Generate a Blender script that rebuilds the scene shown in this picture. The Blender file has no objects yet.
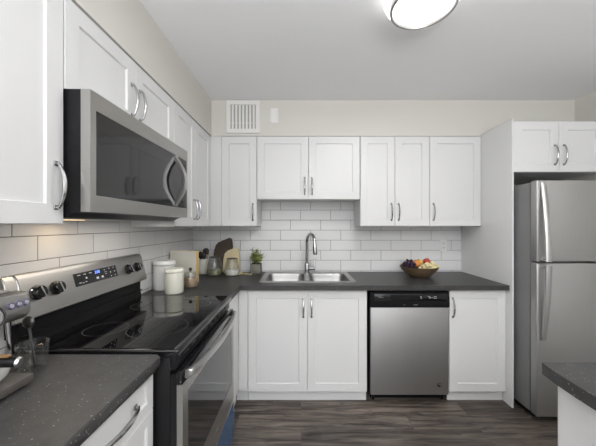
import bpy, bmesh, math, random
from mathutils import Vector, Matrix
random.seed(7)
PI = math.pi
sc = bpy.context.scene
C = sc.collection

# ------------------------------------------------------------ camera, world, exposure, big lights
CAMD = 2.85            # distance camera - back wall; the back wall face is Y = 0
cd = bpy.data.cameras.new('camera'); cam = bpy.data.objects.new('camera', cd); C.objects.link(cam)
cam.location = (0, -CAMD, 1.39); cam.rotation_euler = (PI/2, 0, 0)
cd.sensor_width = 36; cd.lens = 285/596*36; cd.shift_x = -3/596; cd.shift_y = 2/596
cd.clip_start = 0.02
sc.camera = cam
w = bpy.data.worlds.new('world'); sc.world = w; w.use_nodes = True
w.node_tree.nodes['Background'].inputs[0].default_value = (0.9, 0.95, 1, 1)
w.node_tree.nodes['Background'].inputs[1].default_value = 1.0
sc.view_settings.view_transform = 'Standard'; sc.view_settings.look = 'None'
sc.view_settings.gamma = 1; sc.view_settings.use_curve_mapping = False
sc.view_settings.exposure = 0.17

def area(name, loc, rot, sx, sy, power, col=(1, 1, 1), shape='RECTANGLE'):
    l = bpy.data.lights.new(name, 'AREA'); l.energy = power; l.color = col
    l.shape = shape; l.size = sx; l.size_y = sy
    o = bpy.data.objects.new(name, l); o.location = loc; o.rotation_euler = rot; C.objects.link(o)
    return o
# daylight through the wide window in the rear wall
area('window_daylight', (-0.15, -6.25, 1.45), (PI/2, 0, 0), 1.5, 1.9, 20, (0.97, 0.985, 1.0))
# added fill light thrown up at the ceiling behind the camera, bounced back softly over the whole room
area('bounce_fill', (0.35, -4.5, 1.55), (PI, 0, 0), 2.6, 2.4, 185, (0.97, 0.985, 1.0))

# ------------------------------------------------------------ helpers
def link(name, me, parent=None):
    o = bpy.data.objects.new(name, me); C.objects.link(o)
    if parent: o.parent = parent
    return o

def obj(name, bm, m, parent=None, ang=35, recalc=True):
    if recalc: bmesh.ops.recalc_face_normals(bm, faces=bm.faces[:])
    lim = math.radians(ang)
    for f in bm.faces: f.smooth = True
    for e in bm.edges:
        if len(e.link_faces) != 2 or e.calc_face_angle(0) > lim: e.smooth = False
    me = bpy.data.meshes.new(name); bm.to_mesh(me); bm.free()
    if isinstance(m, (list, tuple)):
        for k in m: me.materials.append(k)
    else: me.materials.append(m)
    return link(name, me, parent)

def tag(o, label=None, cat=None, group=None, kind=None):
    if label: o['label'] = label
    if cat: o['category'] = cat
    if group: o['group'] = group
    if kind: o['kind'] = kind
    return o

def thing(name, label, cat, loc=(0, 0, 0), rz=0, group=None):
    o = bpy.data.objects.new(name, None); C.objects.link(o)
    o.empty_display_size = 0.05
    o.location = loc; o.rotation_euler = (0, 0, rz)
    return tag(o, label, cat, group)

def BM(): return bmesh.new()

def bx(bm, x0, x1, y0, y1, z0, z1, bev=0.0, seg=2, mi=0, mat=None):
    t = bmesh.new()
    M = Matrix.Translation(((x0+x1)/2, (y0+y1)/2, (z0+z1)/2)) @ Matrix.Diagonal((abs(x1-x0), abs(y1-y0), abs(z1-z0), 1))
    bmesh.ops.create_cube(t, size=1, matrix=M)
    if bev > 0:
        bmesh.ops.bevel(t, geom=t.edges[:], offset=bev, segments=seg, affect='EDGES', profile=0.5)
    for f in t.faces: f.material_index = mi
    merge(bm, t, mat)

def merge(bm, t, mat=None):
    if mat is not None: t.transform(mat)
    vm = {v: bm.verts.new(v.co) for v in t.verts}
    for f in t.faces:
        try:
            nf = bm.faces.new([vm[v] for v in f.verts]); nf.material_index = f.material_index
        except ValueError: pass
    t.free()

def tube(bm, pts, r, n=10, sy=1.0, cap=True, mi=0):
    pts = [Vector(p) for p in pts]
    if not isinstance(r, (list, tuple)): r = [r]*len(pts)
    T = []
    for i in range(len(pts)):
        a = pts[max(i-1, 0)]; b = pts[min(i+1, len(pts)-1)]
        T.append((b-a).normalized())
    up = Vector((1, 0, 0)) if abs(T[0].x) < 0.8 else Vector((0, 1, 0))
    nrm = (up - T[0]*up.dot(T[0])).normalized()
    rings = []
    for i, p in enumerate(pts):
        nrm = (nrm - T[i]*nrm.dot(T[i])).normalized()
        bn = T[i].cross(nrm)
        rings.append([bm.verts.new(p + nrm*math.cos(2*PI*k/n)*r[i] + bn*math.sin(2*PI*k/n)*r[i]*sy) for k in range(n)])
    for a, b in zip(rings, rings[1:]):
        for k in range(n):
            f = bm.faces.new((a[k], a[(k+1) % n], b[(k+1) % n], b[k])); f.material_index = mi
    if cap:
        for q in (rings[0], rings[-1]):
            f = bm.faces.new(q); f.material_index = mi

def lathe(bm, prof, n=32, c=(0, 0, 0), mi=0, mat=None):
    t = bmesh.new(); rings = []
    for r, z in prof:
        if r < 1e-6: rings.append([t.verts.new((c[0], c[1], c[2]+z))])
        else: rings.append([t.verts.new((c[0]+r*math.cos(2*PI*k/n), c[1]+r*math.sin(2*PI*k/n), c[2]+z)) for k in range(n)])
    for a, b in zip(rings, rings[1:]):
        for k in range(n):
            k2 = (k+1) % n
            q = [a[k % len(a)], a[k2 % len(a)], b[k2 % len(b)], b[k % len(b)]]
            u = []
            for v in q:
                if v not in u: u.append(v)
            if len(u) > 2:
                f = t.faces.new(u); f.material_index = mi
    merge(bm, t, mat)

def ico(bm, c, r, sub=2, sc_=(1, 1, 1), mi=0):
    t = bmesh.new()
    bmesh.ops.create_icosphere(t, subdivisions=sub, radius=r)
    for f in t.faces: f.material_index = mi
    merge(bm, t, Matrix.Translation(c) @ Matrix.Diagonal((*sc_, 1)))

def cells(bm, xs, ys, keep, z0, z1):
    """prism over the kept cells of a grid (countertops with cutouts)"""
    V = {}
    def v(i, j, t):
        if (i, j, t) not in V: V[i, j, t] = bm.verts.new((xs[i], ys[j], z1 if t else z0))
        return V[i, j, t]
    K = {(i, j) for i in range(len(xs)-1) for j in range(len(ys)-1) if keep((xs[i]+xs[i+1])/2, (ys[j]+ys[j+1])/2)}
    for i, j in K:
        for t in (0, 1): bm.faces.new((v(i, j, t), v(i+1, j, t), v(i+1, j+1, t), v(i, j+1, t)))
        for (di, dj, a, b) in ((-1, 0, (i, j), (i, j+1)), (1, 0, (i+1, j), (i+1, j+1)), (0, -1, (i, j), (i+1, j)), (0, 1, (i, j+1), (i+1, j+1))):
            if (i+di, j+dj) not in K: bm.faces.new((v(*a, 0), v(*b, 0), v(*b, 1), v(*a, 1)))

def prism(bm, poly, z0, z1):
    a = [bm.verts.new((x, y, z0)) for x, y in poly]; b = [bm.verts.new((x, y, z1)) for x, y in poly]
    bm.faces.new(a); bm.faces.new(b)
    for i in range(len(poly)):
        j = (i+1) % len(poly); bm.faces.new((a[i], a[j], b[j], b[i]))

def text(name, body, size, mat, parent, loc, rot, ext=0.0003):
    cu = bpy.data.curves.new(name, 'FONT'); cu.body = body; cu.size = size; cu.extrude = ext
    cu.align_x = 'CENTER'; cu.align_y = 'CENTER'; cu.resolution_u = 2
    t = bpy.data.objects.new('tmp', cu); C.objects.link(t)
    me = bpy.data.meshes.new_from_object(t)
    bpy.data.objects.remove(t); bpy.data.curves.remove(cu)
    me.name = name; me.materials.clear(); me.materials.append(mat)
    o = link(name, me, parent); o.location = loc; o.rotation_euler = rot
    return o

# ------------------------------------------------------------ materials
def s2l(c): return tuple(((v/255)/12.92 if v/255 <= 0.04045 else ((v/255+0.055)/1.055)**2.4) for v in c)
def mat(name, col, rough=0.5, metal=0.0, bump=0.0, bscale=60, var=0.0, vscale=8, stretch=(1, 1, 1), spec=0.5, coat=0.0, emit=None, es=0, alpha=None, trans=0):
    m = bpy.data.materials.new(name); m.use_nodes = True
    nt = m.node_tree; b = nt.nodes['Principled BSDF']
    b.inputs['Base Color'].default_value = (*col, 1); b.inputs['Roughness'].default_value = rough
    b.inputs['Metallic'].default_value = metal; b.inputs['Specular IOR Level'].default_value = spec
    b.inputs['Coat Weight'].default_value = coat
    b.inputs['Transmission Weight'].default_value = trans
    if emit: b.inputs['Emission Color'].default_value = (*emit, 1); b.inputs['Emission Strength'].default_value = es
    tc = nt.nodes.new('ShaderNodeTexCoord'); mp = nt.nodes.new('ShaderNodeMapping')
    mp.inputs['Scale'].default_value = stretch
    nt.links.new(tc.outputs['Object'], mp.inputs[0])
    if var > 0:
        n = nt.nodes.new('ShaderNodeTexNoise'); n.inputs['Scale'].default_value = vscale; n.inputs['Detail'].default_value = 5
        r = nt.nodes.new('ShaderNodeMix'); r.data_type = 'RGBA'
        r.inputs[6].default_value = (*[max(0, v*(1-var)) for v in col], 1); r.inputs[7].default_value = (*[min(1, v*(1+var)) for v in col], 1)
        nt.links.new(mp.outputs[0], n.inputs['Vector']); nt.links.new(n.outputs['Fac'], r.inputs[0]); nt.links.new(r.outputs[2], b.inputs['Base Color'])
    if bump > 0:
        n = nt.nodes.new('ShaderNodeTexNoise'); n.inputs['Scale'].default_value = bscale
        bp = nt.nodes.new('ShaderNodeBump'); bp.inputs['Strength'].default_value = bump; bp.inputs['Distance'].default_value = 0.002
        nt.links.new(mp.outputs[0], n.inputs['Vector']); nt.links.new(n.outputs['Fac'], bp.inputs['Height']); nt.links.new(bp.outputs[0], b.inputs['Normal'])
    return m

WHITE = mat('white_cabinet_paint', (0.68, 0.68, 0.68), 0.38, bump=0.03, bscale=40)
INNER = mat('white_melamine', (0.74, 0.74, 0.73), 0.5, var=0.02)
SOFFIT = mat('soffit_paint', (0.64, 0.62, 0.58), 0.75, bump=0.05, bscale=150)
CEIL = mat('ceiling_paint', (0.90, 0.90, 0.91), 0.85, bump=0.05, bscale=120)
WALLP = mat('wall_paint', (0.66, 0.65, 0.61), 0.75, bump=0.05, bscale=150)
CHROME = mat('polished_chrome', (0.44, 0.44, 0.45), 0.12, 1.0, var=0.03)
STEEL = mat('brushed_steel', (0.41, 0.40, 0.385), 0.36, 1.0, var=0.05, vscale=6, stretch=(1, 1, 60))
STEELV = mat('fridge_steel', (0.445, 0.44, 0.44), 0.52, 1.0, var=0.04, vscale=5, stretch=(40, 40, 1))
STEELL = mat('pale_steel_edge', (0.56, 0.555, 0.55), 0.32, 1.0, var=0.03)
SINKM = mat('sink_steel', (0.36, 0.355, 0.35), 0.33, 1.0, var=0.06, vscale=12)
GREYM = mat('grey_appliance_side', (0.17, 0.17, 0.172), 0.5, var=0.06, bump=0.1, bscale=300)
BLACK = mat('black_plastic', (0.009, 0.009, 0.010), 0.32, var=0.1, spec=0.22)
BLACKG = mat('black_gloss', (0.008, 0.008, 0.009), 0.08, var=0.1)
GLASSB = mat('black_ceramic_glass', (0.005, 0.005, 0.006), 0.03, var=0.1, spec=0.6)
RING = mat('burner_ring_print', (0.10, 0.10, 0.10), 0.3, var=0.05)
OVENG = mat('oven_door_glass', (0.012, 0.012, 0.013), 0.05, spec=0.6, var=0.1)
MWG = mat('microwave_door_glass', (0.012, 0.012, 0.0125), 0.06, spec=0.45, var=0.05)
MARK = mat('white_print', (0.55, 0.55, 0.55), 0.5, var=0.02)
GREYMARK = mat('grey_print', (0.3, 0.3, 0.3), 0.5, var=0.02)
BLUEFILM = mat('blue_protective_film', (0.02, 0.085, 0.20), 0.25, var=0.15, vscale=6, coat=0.3)
BLUELED = mat('blue_clock_segments', (0.05, 0.1, 0.5), 0.4, emit=(0.15, 0.3, 1.0), es=2.0)
TILE = mat('glazed_white_tile', (0.70, 0.70, 0.70), 0.30, var=0.05, vscale=3, bump=0.06, bscale=9)
GROUT = mat('grey_grout', (0.20, 0.197, 0.193), 0.9, var=0.1)
PLAST = mat('white_plastic', (0.78, 0.77, 0.75), 0.35, var=0.01)
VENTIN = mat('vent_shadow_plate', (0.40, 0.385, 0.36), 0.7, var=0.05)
DARK = mat('dark_hollow', (0.02, 0.02, 0.02), 0.8, var=0.1)
CERAM = mat('white_ceramic', (0.78, 0.78, 0.76), 0.25, var=0.02)
CREAM = mat('cream_ceramic', (0.76, 0.75, 0.66), 0.3, var=0.02)
BOOKC = mat('cream_book_cover', (0.70, 0.68, 0.60), 0.6, var=0.03)
PAGES = mat('yellow_page_edge', (0.62, 0.42, 0.12), 0.7, var=0.2, vscale=30, stretch=(1, 1, 3))
DWOOD = mat('walnut_board', (0.045, 0.027, 0.016), 0.5, var=0.45, vscale=6, stretch=(12, 12, 1))
LWOOD = mat('pale_wood_board', (0.55, 0.46, 0.28), 0.55, var=0.2, vscale=5, stretch=(12, 12, 1))
OLIVEW = mat('olive_wood', (0.34, 0.27, 0.12), 0.55, var=0.25, vscale=10)
UTENS = mat('dark_utensil_wood', (0.03, 0.02, 0.018), 0.5, var=0.3)
CLAY = mat('grey_cement_pot', (0.17, 0.167, 0.145), 0.8, var=0.12, vscale=20, bump=0.2, bscale=80)
LEAF = mat('herb_leaf', (0.32, 0.35, 0.12), 0.55, var=0.5, vscale=25)
STEM = mat('green_stem', (0.12, 0.15, 0.04), 0.6, var=0.2)
SOIL = mat('potting_soil', (0.03, 0.02, 0.015), 0.9, var=0.3, vscale=40)
BROWNB = mat('brown_wooden_bowl', (0.13, 0.088, 0.05), 0.45, var=0.25, vscale=9, stretch=(1, 1, 4))
GRAPE = mat('purple_grape_skin', (0.028, 0.010, 0.030), 0.3, var=0.3, vscale=12)
PALEG = mat('pale_grape_skin', (0.74, 0.66, 0.38), 0.35, var=0.15, vscale=18)
ORNG = mat('orange_apple_skin', (0.66, 0.25, 0.06), 0.35, var=0.4, vscale=14)
YELA = mat('yellow_apple_skin', (0.62, 0.45, 0.10), 0.35, var=0.25, vscale=12)
REDA = mat('red_apple_skin', (0.45, 0.05, 0.025), 0.35, var=0.5, vscale=14)
GRAN = mat('brown_granola', (0.36, 0.25, 0.16), 0.8, var=0.6, vscale=70, bump=0.8, bscale=90)
SEED = mat('grey_green_seeds', (0.25, 0.24, 0.15), 0.8, var=0.5, vscale=90, bump=0.8, bscale=110)
FLOUR = mat('white_flour', (0.78, 0.76, 0.72), 0.9, var=0.03)
BOARDG = mat('drip_tray_grey', (0.085, 0.077, 0.07), 0.55, var=0.2, vscale=12)
PURP = mat('lilac_button_ring', (0.10, 0.09, 0.17), 0.3)
HWOOD = mat('portafilter_wood', (0.23, 0.13, 0.06), 0.45, var=0.3, vscale=14)
DMETAL = mat('dark_metal', (0.11, 0.11, 0.11), 0.3, 0.9, var=0.05)
BULB = mat('lit_diffuser', (0.9, 0.9, 0.88), 0.4, emit=(1.0, 0.985, 0.95), es=2.3)
NICK = mat('brushed_nickel', (0.32, 0.315, 0.31), 0.35, 1.0, var=0.04)

def glass_mat():
    m = bpy.data.materials.new('clear_glass'); m.use_nodes = True
    nt = m.node_tree; nt.nodes.remove(nt.nodes['Principled BSDF'])
    out = nt.nodes['Material Output']
    tr = nt.nodes.new('ShaderNodeBsdfTransparent'); tr.inputs[0].default_value = (0.965, 0.97, 0.965, 1)
    gl = nt.nodes.new('ShaderNodeBsdfGlossy'); gl.inputs['Roughness'].default_value = 0.06
    lw = nt.nodes.new('ShaderNodeLayerWeight'); lw.inputs[0].default_value = 0.25
    mr = nt.nodes.new('ShaderNodeMapRange'); mr.inputs[3].default_value = 0.05; mr.inputs[4].default_value = 0.5
    mx = nt.nodes.new('ShaderNodeMixShader')
    nt.links.new(lw.outputs['Facing'], mr.inputs[0]); nt.links.new(mr.outputs[0], mx.inputs[0]); nt.links.new(tr.outputs[0], mx.inputs[1]); nt.links.new(gl.outputs[0], mx.inputs[2])
    nt.links.new(mx.outputs[0], out.inputs[0])
    return m
GLASS = glass_mat()

def counter_mat():
    m = mat('charcoal_laminate', (0.055, 0.052, 0.05), 0.42)
    nt = m.node_tree; b = nt.nodes['Principled BSDF']; mp = nt.nodes['Mapping']
    n = nt.nodes.new('ShaderNodeTexNoise'); n.inputs['Scale'].default_value = 22; n.inputs['Detail'].default_value = 8; n.inputs['Roughness'].default_value = 0.7
    r = nt.nodes.new('ShaderNodeValToRGB'); r.color_ramp.elements[0].position = 0.3; r.color_ramp.elements[0].color = (0.025, 0.0245, 0.025, 1)
    r.color_ramp.elements[1].position = 0.75; r.color_ramp.elements[1].color = (0.056, 0.0545, 0.054, 1)
    v = nt.nodes.new('ShaderNodeTexVoronoi'); v.inputs['Scale'].default_value = 190; v.inputs['Randomness'].default_value = 1.0
    sep = nt.nodes.new('ShaderNodeSeparateColor')
    # a random share of the cells carries a small pale chip
    ms = nt.nodes.new('ShaderNodeMapRange'); ms.inputs[1].default_value = 0.86; ms.inputs[2].default_value = 1.0; ms.inputs[3].default_value = 0.0; ms.inputs[4].default_value = 0.42
    th = nt.nodes.new('ShaderNodeMath'); th.operation = 'LESS_THAN'
    mx = nt.nodes.new('ShaderNodeMix'); mx.data_type = 'RGBA'; mx.inputs[7].default_value = (0.25, 0.24, 0.235, 1)
    L = nt.links.new
    L(mp.outputs[0], n.inputs['Vector']); L(mp.outputs[0], v.inputs['Vector']); L(v.outputs['Color'], sep.inputs[0])
    L(n.outputs['Fac'], r.inputs[0]); L(sep.outputs[0], ms.inputs[0])
    L(v.outputs['Distance'], th.inputs[0]); L(ms.outputs[0], th.inputs[1])
    L(th.outputs[0], mx.inputs[0]); L(r.outputs[0], mx.inputs[6]); L(mx.outputs[2], b.inputs['Base Color'])
    return m
COUNTER = counter_mat()

def floor_mat():
    m = mat('grey_brown_vinyl_plank', (0.1, 0.08, 0.07), 0.42)
    nt = m.node_tree; b = nt.nodes['Principled BSDF']; mp = nt.nodes['Mapping']; L = nt.links.new
    br = nt.nodes.new('ShaderNodeTexBrick'); br.offset = 0.37; br.inputs['Scale'].default_value = 1
    br.inputs['Brick Width'].default_value = 1.22; br.inputs['Row Height'].default_value = 0.152
    br.inputs['Mortar Size'].default_value = 0.0012; br.inputs['Mortar Smooth'].default_value = 0.2
    br.inputs['Color1'].default_value = (0, 0, 0, 1); br.inputs['Color2'].default_value = (1, 1, 1, 1); br.inputs['Mortar'].default_value = (0.5, 0.5, 0.5, 1)
    L(mp.outputs[0], br.inputs['Vector'])
    # grain, shifted per plank
    add = nt.nodes.new('ShaderNodeVectorMath'); add.operation = 'MULTIPLY_ADD'
    add.inputs[1].default_value = (2.2, 26, 1); L(mp.outputs[0], add.inputs[0])
    sh = nt.nodes.new('ShaderNodeVectorMath'); sh.operation = 'SCALE'; sh.inputs[3].default_value = 17; L(br.outputs['Color'], sh.inputs[0]); L(sh.outputs[0], add.inputs[2])
    n = nt.nodes.new('ShaderNodeTexNoise'); n.inputs['Scale'].default_value = 1.0; n.inputs['Detail'].default_value = 9; n.inputs['Roughness'].default_value = 0.65; n.inputs['Distortion'].default_value = 0.6
    L(add.outputs[0], n.inputs['Vector'])
    r = nt.nodes.new('ShaderNodeValToRGB')
    r.color_ramp.elements[0].position = 0.37; r.color_ramp.elements[0].color = (0.021, 0.016, 0.0135, 1)
    r.color_ramp.elements[1].position = 0.65; r.color_ramp.elements[1].color = (0.18, 0.147, 0.124, 1)
    L(n.outputs['Fac'], r.inputs[0])
    # knots
    kn = nt.nodes.new('ShaderNodeTexNoise'); kn.inputs['Scale'].default_value = 1; kn.inputs['Detail'].default_value = 2
    ks = nt.nodes.new('ShaderNodeVectorMath'); ks.operation = 'MULTIPLY'; ks.inputs[1].default_value = (5, 14, 1); L(mp.outputs[0], ks.inputs[0]); L(ks.outputs[0], kn.inputs['Vector'])
    kr = nt.nodes.new('ShaderNodeMapRange'); kr.inputs[1].default_value = 0.64; kr.inputs[2].default_value = 0.74; kr.inputs[3].default_value = 1; kr.inputs[4].default_value = 0.25
    L(kn.outputs['Fac'], kr.inputs[0])
    tone = nt.nodes.new('ShaderNodeMapRange'); tone.inputs[3].default_value = 0.78; tone.inputs[4].default_value = 1.2
    L(br.outputs['Color'], tone.inputs[0])
    seam = nt.nodes.new('ShaderNodeMapRange'); seam.inputs[3].default_value = 1; seam.inputs[4].default_value = 0.45
    L(br.outputs['Fac'], seam.inputs[0])
    m1 = nt.nodes.new('ShaderNodeMath'); m1.operation = 'MULTIPLY'; L(kr.outputs[0], m1.inputs[0]); L(tone.outputs[0], m1.inputs[1])
    m2 = nt.nodes.new('ShaderNodeMath'); m2.operation = 'MULTIPLY'; L(m1.outputs[0], m2.inputs[0]); L(seam.outputs[0], m2.inputs[1])
    sc_ = nt.nodes.new('ShaderNodeVectorMath'); sc_.operation = 'SCALE'; L(r.outputs[0], sc_.inputs[0]); L(m2.outputs[0], sc_.inputs[3])
    L(sc_.outputs[0], b.inputs['Base Color'])
    bp = nt.nodes.new('ShaderNodeBump'); bp.inputs['Strength'].default_value = 0.15; bp.inputs['Distance'].default_value = 0.002
    L(n.outputs['Fac'], bp.inputs['Height']); L(bp.outputs[0], b.inputs['Normal'])
    return m
FLOOR = floor_mat()

# ------------------------------------------------------------ the room
WX = -1.08      # face of the left wall's tiles
RX = 2.443      # right wall
YR = -6.0       # rear wall, behind the camera
ZC = 2.504      # ceiling
CT, CB = 0.925, 0.887   # countertop top and underside
UB, UT = 1.379, 2.181   # wall cabinets
UP_B, UP_L = 0.315, 0.275  # depth of the wall cabinet door faces from the back / left wall
def Yd(d): return d - CAMD

def struct(name, bm, m, label=None):
    o = obj(name, bm, m); tag(o, label, None, None, 'structure'); return o
b = BM(); bx(b, WX-0.15, RX+0.12, YR-0.12, 0.13, -0.08, 0.0); struct('floor', b, FLOOR)
b = BM(); bx(b, WX-0.15, RX+0.12, YR-0.12, 0.13, ZC, ZC+0.1); struct('ceiling', b, CEIL)
b = BM(); bx(b, WX-0.12, RX+0.12, 0.012, 0.13, 0.0, ZC); struct('wall_back', b, WALLP)
b = BM(); bx(b, WX-0.12, WX-0.012, YR-0.12, 0.012, 0.0, ZC); struct('wall_left', b, WALLP)
b = BM(); bx(b, RX, RX+0.12, YR-0.12, 0.012, 0.0, ZC); struct('wall_right', b, SOFFIT)
b = BM()   # rear wall with a wide window opening
for (x0, x1, z0, z1) in ((WX-0.012, -0.85, 0, ZC), (2.25, RX, 0, ZC), (-0.85, 2.25, 0, 0.45), (-0.85, 2.25, 2.42, ZC)):
    bx(b, x0, x1, YR-0.12, YR, z0, z1)
struct('wall_rear', b, WALLP)
b = BM()
for (x0, x1, z0, z1) in ((-0.85, -0.79, 0.45, 2.42), (2.19, 2.25, 0.45, 2.42), (-0.79, 2.19, 0.45, 0.51), (-0.79, 2.19, 2.36, 2.42), (0.67, 0.73, 0.51, 2.36)):
    bx(b, x0, x1, YR-0.09, YR-0.03, z0, z1, 0.004)
struct('window_1', b, PLAST)

# soffits over the cabinets
b = BM(); bx(b, WX-0.012, -0.800, Yd(-0.6), 0.012, UT+0.004, ZC); struct('trim_1', b, SOFFIT, 'beige soffit above the left cabinets')
b = BM(); bx(b, -0.800, RX, -0.305, 0.012, UT+0.004, ZC); struct('trim_2', b, SOFFIT, 'beige soffit above the back cabinets')

# tiled backsplashes: grout bed plus one third offset tiles
TH, TW, G = 0.1005, 0.3015, 0.0034
def tiles(name, umin, umax, zmin, zmax, zref, uref, step, M, label, TW=TW):
    b = BM()
    bx(b, umin, umax, 0.0015, 0.0115, zmin, zmax, mi=1, mat=M)
    r0 = math.floor((zmin-zref)/TH)
    r = r0
    while zref + r*TH < zmax:
        z0 = max(zmin, zref+r*TH+G/2); z1 = min(zmax, zref+(r+1)*TH-G/2)
        if z1-z0 > 0.006:
            off = (uref + r*step) % TW
            u = umin - ((umin-off) % TW)
            while u < umax:
                a = max(umin, u+G/2); c = min(umax, u+TW-G/2)
                if c-a > 0.006: bx(b, a, c, 0.0, 0.006, z0, z1, 0.0012, 1, 0, M)
                u += TW
        r += 1
    o = obj(name, b, [TILE, GROUT]); tag(o, label, None, None, 'structure')
ROW0 = 1.037
tiles('trim_3', WX+0.0, 1.6025, CT-0.03, UT, ROW0, (290.5-301)*0.01, TW/3, Matrix.Identity(4), 'white subway tile backsplash on the back wall')
Ml = Matrix.Translation((WX, 0, 0)) @ Matrix.Rotation(PI/2, 4, 'Z')
# left wall: row 1.239 has a joint at D = 1.50
tiles('trim_4', Yd(-0.3), 0.0, CT-0.03, UT, ROW0+0.007, Yd(1.485)+2*0.315/3, -0.315/3, Ml, 'white subway tile backsplash on the left wall', 0.315)

# ------------------------------------------------------------ cabinet parts (front faces -Y, p = distance from the wall)
def shaker(parent, x0, x1, z0, z1, yf, t=0.019, fw=0.064, rec=0.0075, name='door', label=None):
    b = BM(); e = 0.0018
    def loop(i, y):
        return [b.verts.new(p) for p in ((x0+i, y, z0+i), (x1-i, y, z0+i), (x1-i, y, z1-i), (x0+i, y, z1-i))]
    Ls = [loop(0, yf+t), loop(0, yf+e), loop(e, yf), loop(fw, yf), loop(fw+0.0035, yf+rec)]
    b.faces.new(Ls[0]); b.faces.new(Ls[-1])
    for a, c in zip(Ls, Ls[1:]):
        for k in range(4): b.faces.new((a[k], a[(k+1) % 4], c[(k+1) % 4], c[k]))
    o = obj(name, b, WHITE, parent, ang=20)
    if label: o['label'] = label
    return o

def pull(parent, x, z, yf, L=0.145, horiz=False, r=0.0058, out=0.031):
    b = BM(); N = 14; pts = []; rad = []
    for i in range(N+1):
        t = i/N; s = (t-0.5)*L
        y = yf - 0.012 - (out-0.012)*math.sin(PI*t)**0.8
        pts.append((x+s, y, z) if horiz else (x, y, z+s)); rad.append(r*(0.8+0.35*math.sin(PI*t)))
    e0, e1 = pts[0], pts[-1]
    pts = [(e0[0], yf+0.0005, e0[2])] + pts + [(e1[0], yf+0.0005, e1[2])]; rad = [r*0.8] + rad + [r*0.8]
    tube(b, pts, rad, 10)
    for q in (e0, e1):
        bx(b, q[0]-0.008, q[0]+0.008, yf-0.004, yf-0.0002, q[2]-0.008, q[2]+0.008, 0.0015)
    o = obj('handle', b, CHROME, parent); o['label'] = 'chrome bow pull'; return o

def wall_cab(name, label, x, w, z0, z1, p, doors, loc, rz, group='white shaker wall cabinets', hz=None, fillers=()):
    """x = centre along the wall; doors = list of (x0,x1,handle_x or None) relative to centre"""
    r = thing(name, label, 'cabinet', (*loc, z0), rz, group)
    h = z1-z0; yf = -p
    b = BM(); t = 0.016
    X0, X1 = -w/2+0.0008, w/2-0.0008
    # carcass: sides, top, bottom, back
    bx(b, X0, X0+t, yf+0.0205, -0.001, 0, h, 0.0008, 1); bx(b, X1-t, X1, yf+0.0205, -0.001, 0, h, 0.0008, 1)
    bx(b, X0+t, X1-t, yf+0.0205, -0.001, 0, t); bx(b, X0+t, X1-t, yf+0.0205, -0.001, h-t, h)
    bx(b, X0+t, X1-t, -0.007, -0.001, t, h-t); bx(b, X0+t, X1-t, yf+0.04, -0.007, h*0.5, h*0.5+t)
    obj('body', b, WHITE, r)
    for (a, c, hx) in doors:
        d = shaker(r, a+0.0016, c-0.0016, 0.0015, h-0.003, yf)
        if hx is not None: pull(d, hx, hz if hz else 0.055+0.0725, yf)
    for (a, c) in fillers:
        b = BM(); bx(b, a, c, yf+0.003, yf+0.0195, 0.0015, h-0.001, 0.0008, 1); obj('filler', b, WHITE, r)
    return r

def base_cab(name, label, w, p, doors, loc, rz, group='white shaker base cabinets', drawers=(), toe=True, extra_l=0.0, z_top=CB-0.001, ztoe=0.084, toep=0.036, depth0=0.012):
    r = thing(name, label, 'cabinet', (*loc, 0), rz, group)
    yf = -p; t = 0.016; X0, X1 = -w/2+0.0008, w/2-0.0008
    b = BM()
    bx(b, X0, X0+t, yf+0.0205, -depth0, ztoe, z_top, 0.0008, 1); bx(b, X1-t, X1, yf+0.0205, -depth0, ztoe, z_top, 0.0008, 1)
    bx(b, X0+t, X1-t, yf+0.0205, -depth0, ztoe, ztoe+t); bx(b, X0+t, X1-t, -depth0-0.006, -depth0, ztoe+t, z_top)
    bx(b, X0+t, X1-t, yf+0.0205, yf+0.04, z_top-0.03, z_top)
    bx(b, X0+t, X1-t, yf+0.0205, yf+0.026, ztoe+t, z_top-0.03)
    obj('body', b, WHITE, r)
    if toe:
        b = BM(); bx(b, X0, X1, yf+toep, yf+toep+0.016, 0.0, ztoe-0.0005, 0.0008, 1); obj('toe_kick', b, WHITE, r)
    for (a, c, z0, z1, hx, hzz) in doors:
        d = shaker(r, a+0.0016, c-0.0016, z0, z1, yf)
        if hx is not None: pull(d, hx, hzz, yf)
    for (a, c, z0, z1, L) in drawers:
        d = shaker(r, a+0.0016, c-0.0016, z0, z1, yf, name='drawer', fw=0.038)
        if L: pull(d, (a+c)/2, (z0+z1)/2, yf, L, True, r=0.0065)
    return r

# ---- back wall cabinets
def bc(x0, x1): return (x0+x1)/2, x1-x0
x0, x1 = -0.7075, -0.394; c, w_ = bc(x0, x1)
r = wall_cab('wall_cabinet', 'white single-door wall cabinet in the back corner, left of the sink cabinet', c, w_, UB, UT, UP_B,
         [(-w_/2, w_/2, w_/2-0.032)], (c, 0), 0, fillers=((-0.835-c, x0-0.001-c),))
x0, x1 = -0.392, 0.524; c, w_ = bc(x0, x1)
wall_cab('wall_cabinet', 'short white two-door wall cabinet centred above the sink', c, w_, 1.618, UT, UP_B,
         [(-w_/2, 0, -0.032), (0, w_/2, 0.032)], (c, 0), 0, hz=0.045+0.0725)
x0, x1 = 0.527, 1.144; c, w_ = bc(x0, x1)
wall_cab('wall_cabinet', 'tall white two-door wall cabinet above the dishwasher', c, w_, UB, UT, UP_B,
         [(-w_/2, 0, -0.032), (0, w_/2, 0.032)], (c, 0), 0)
x0, x1 = 1.145, 1.6015; c, w_ = bc(x0, x1)
wall_cab('wall_cabinet', 'wide white single-door wall cabinet against the tall panel, above the fruit bowl', c, w_, UB, UT, UP_B,
         [(-w_/2, w_/2, -w_/2+0.032)], (c, 0), 0)
x0, x1 = 1.618, 2.31; c, w_ = bc(x0, x1)
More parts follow.
